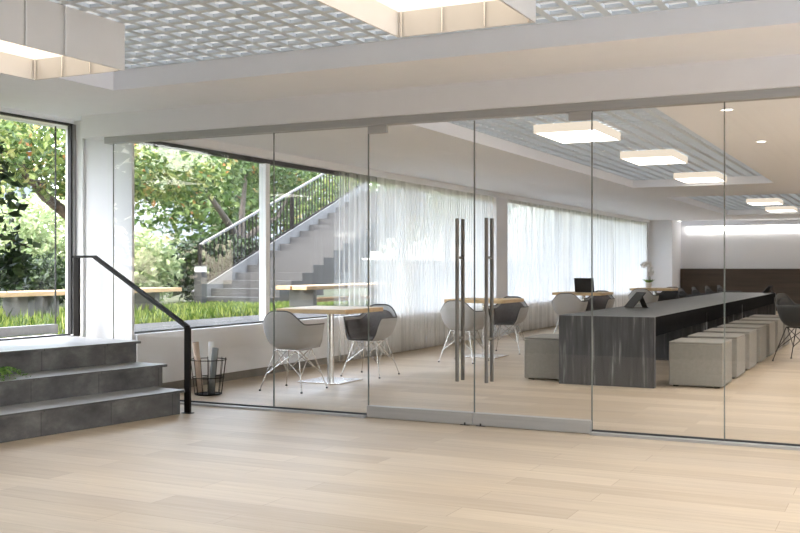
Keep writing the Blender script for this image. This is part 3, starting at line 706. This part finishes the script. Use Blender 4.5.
# benches
def bench(x, y, rz, L, h, label, low=False):
    r = empty('garden_bench', (x, y, GZ), rz, label, 'bench', 'timber benches in the garden')
    for xx in (-.15, .15): MB().box(xx - .13, xx + .13, -L / 2, L / 2, h - .06, h).build('seat_board', M['benchwood'], r, .006)
    for yy in ((-.85, -.42, L / 2 - .5) if not low else (-L / 2 + .35, L / 2 - .4)): MB().box(-.22, .22, yy - .05, yy + .05, 0, h - .0605).build('leg', M['concretel'], r)
    if low: MB().box(-.2, .2, -L / 2 + .45, L / 2 - .5, h - .26, h - .21).build('shelf_board', M['benchwood'], r)
bench(-10.2, 10.45, 0, 4.2, .40, 'long timber bench on concrete legs outside the left glazing')
bench(-8.5, 15.1, 0, 3.4, .42, 'timber bench with a low shelf at the foot of the garden stairs', True)
# garden stairs with railing
gs = empty('garden_stairs', (-10.4, 15.6, GZ), 0, 'wide grey concrete stairs rising to the right in the garden', 'stairs')
SW = 1.55; RUN, RISE = .40, .15; NS = 17
for i in range(NS):
    MB().box(-SW, 0, i * RUN, (i + 1) * RUN + (0 if i == NS - 1 else .0), max(0, (i - 3) * RISE), (i + 1) * RISE).build('step', M['concrete'], gs)
SL = RISE / RUN; LN = NS * RUN
MB().prism([(-SW - .14, 0), (-SW - .002, 0), (-SW - .002, .001), (-SW - .14, .001)], 0, .01).build('kerb_end', M['concretel'], gs)
kb = MB(); xs = -SW - .07
kb.obox((xs, LN / 2, LN / 2 * SL + .12), ((1, 0, 0), (0, 1, SL), (0, -SL, 1)), (.06, math.hypot(LN, LN * SL) / 2, .14)).build('stringer', M['concretel'], gs)
rl = empty('stair_railing', (-10.4 + xs, 15.6, GZ), 0, 'dark bar railing with a pale handrail up the garden stairs', 'railing')
MB().bar((0, .15, 1.08 + .05), (0, LN, 1.08 + LN * SL), .06, .04).build('handrail', M['concretel'], rl)
MB().bar((0, .15, .34), (0, LN, .29 + LN * SL), .03, .03).build('bottom_rail', M['black'], rl)
y = .2
while y < LN:
    MB().box(-.009, .009, y - .012, y + .012, y * SL + .30, y * SL + 1.085).build('baluster', M['black'], rl); y += .13
for y in (.15, LN * .5, LN - .1): MB().box(-.03, .03, y - .03, y + .03, y * SL + .26, y * SL + 1.08).build('post', M['black'], rl)
# bollard lamp, slim posts
bl = empty('bollard_light', (-11.4, 14.95, GZ), 0, 'grey bollard light with a white head in front of the dark hedge', 'bollard light')
MB().box(-.08, .08, -.08, .08, 0, .62).build('post', M['concrete'], bl)
MB().box(-.075, .075, -.075, .075, .621, .72).build('lamp_head', M['lampwhite'], bl)
MB().box(-.085, .085, -.085, .085, .721, .745).build('cap', M['concrete'], bl)
# boundary wall and distant facades
struct('wall_garden', MB().box(-19.5, -19.2, -5, 60, GZ, GZ + 1.0), M['concretel'], 'low grey garden boundary wall behind the trees', 'wall')
def house(x, y, w, d, h, label):
    r = empty('distant_building', (x, y, GZ), 0, label, 'building', 'pale buildings beyond the garden')
    MB().box(-d, 0, -w / 2, w / 2, 0, h).build('wall', M['facade'], r)
    for k in range(int(w / 2.2)):
        for z in (.9, 3.6):
            if z + 1.5 < h: MB().box(.001, .05, -w / 2 + .6 + k * 2.2, -w / 2 + 1.9 + k * 2.2, z, z + 1.5).build('window_pane', M['greyframe'], r)
    MB().box(-d - .2, .2, -w / 2 - .2, w / 2 + .2, h + .001, h + .25).build('roof', M['greyframe'], r)
house(-30, 22, 14, 6, 6, 'pale blue grey building glimpsed through the left glazing')
house(-30, 45, 16, 6, 6.5, 'pale building hidden beyond the stairs and sheer curtains')

# ------------------------------------------------------------------ light
w = bpy.data.worlds.new('sky'); bpy.context.scene.world = w; w.use_nodes = True
t = w.node_tree; t.nodes.clear()
bg = t.nodes.new('ShaderNodeBackground'); ow = t.nodes.new('ShaderNodeOutputWorld')
sk = t.nodes.new('ShaderNodeTexSky'); sk.sky_type = 'NISHITA'; sk.sun_disc = False; sk.sun_elevation = math.radians(52); sk.sun_rotation = math.radians(200)
sk.air_density = 1.0; sk.dust_density = 3.0; sk.ozone_density = 1.0
mxw = N(t, 'ShaderNodeMix', data_type='RGBA'); mxw.inputs['Factor'].default_value = .8
mxw.inputs[7].default_value = (.58, .545, .50, 1)
t.links.new(sk.outputs[0], mxw.inputs[6]); t.links.new(mxw.outputs[2], bg.inputs['Color'])
bg.inputs['Strength'].default_value = 4.8
t.links.new(bg.outputs[0], ow.inputs[0])
sl = bpy.data.lights.new('sun', 'SUN'); sl.energy = 1.7; sl.angle = math.radians(2); sl.color = (1, .95, .86)
so = bpy.data.objects.new('sun', sl); C.objects.link(so)
so.rotation_euler = Vector((.55, -.5, .85)).to_track_quat('Z', 'Y').to_euler()

# ------------------------------------------------------------------ camera
cam = bpy.data.cameras.new('camera'); co = bpy.data.objects.new('camera', cam); C.objects.link(co)
co.location = (0, 0, 1.2); co.rotation_euler = (PI / 2, 0, math.atan(507 / 1025))
cam.sensor_width = 36; cam.lens = 1025 / 800 * 36; cam.clip_start = .05; cam.clip_end = 300
sc = bpy.context.scene; sc.camera = co
sc.view_settings.view_transform = 'Standard'; sc.view_settings.look = 'None'; sc.view_settings.gamma = 1; sc.view_settings.use_curve_mapping = False
sc.view_settings.exposure = 0.60
cy = sc.cycles
cy.max_bounces = 10; cy.diffuse_bounces = 6; cy.glossy_bounces = 4; cy.transmission_bounces = 6; cy.transparent_max_bounces = 24
cy.sample_clamp_indirect = 6; cy.caustics_reflective = False; cy.caustics_refractive = False; cy.use_denoising = True
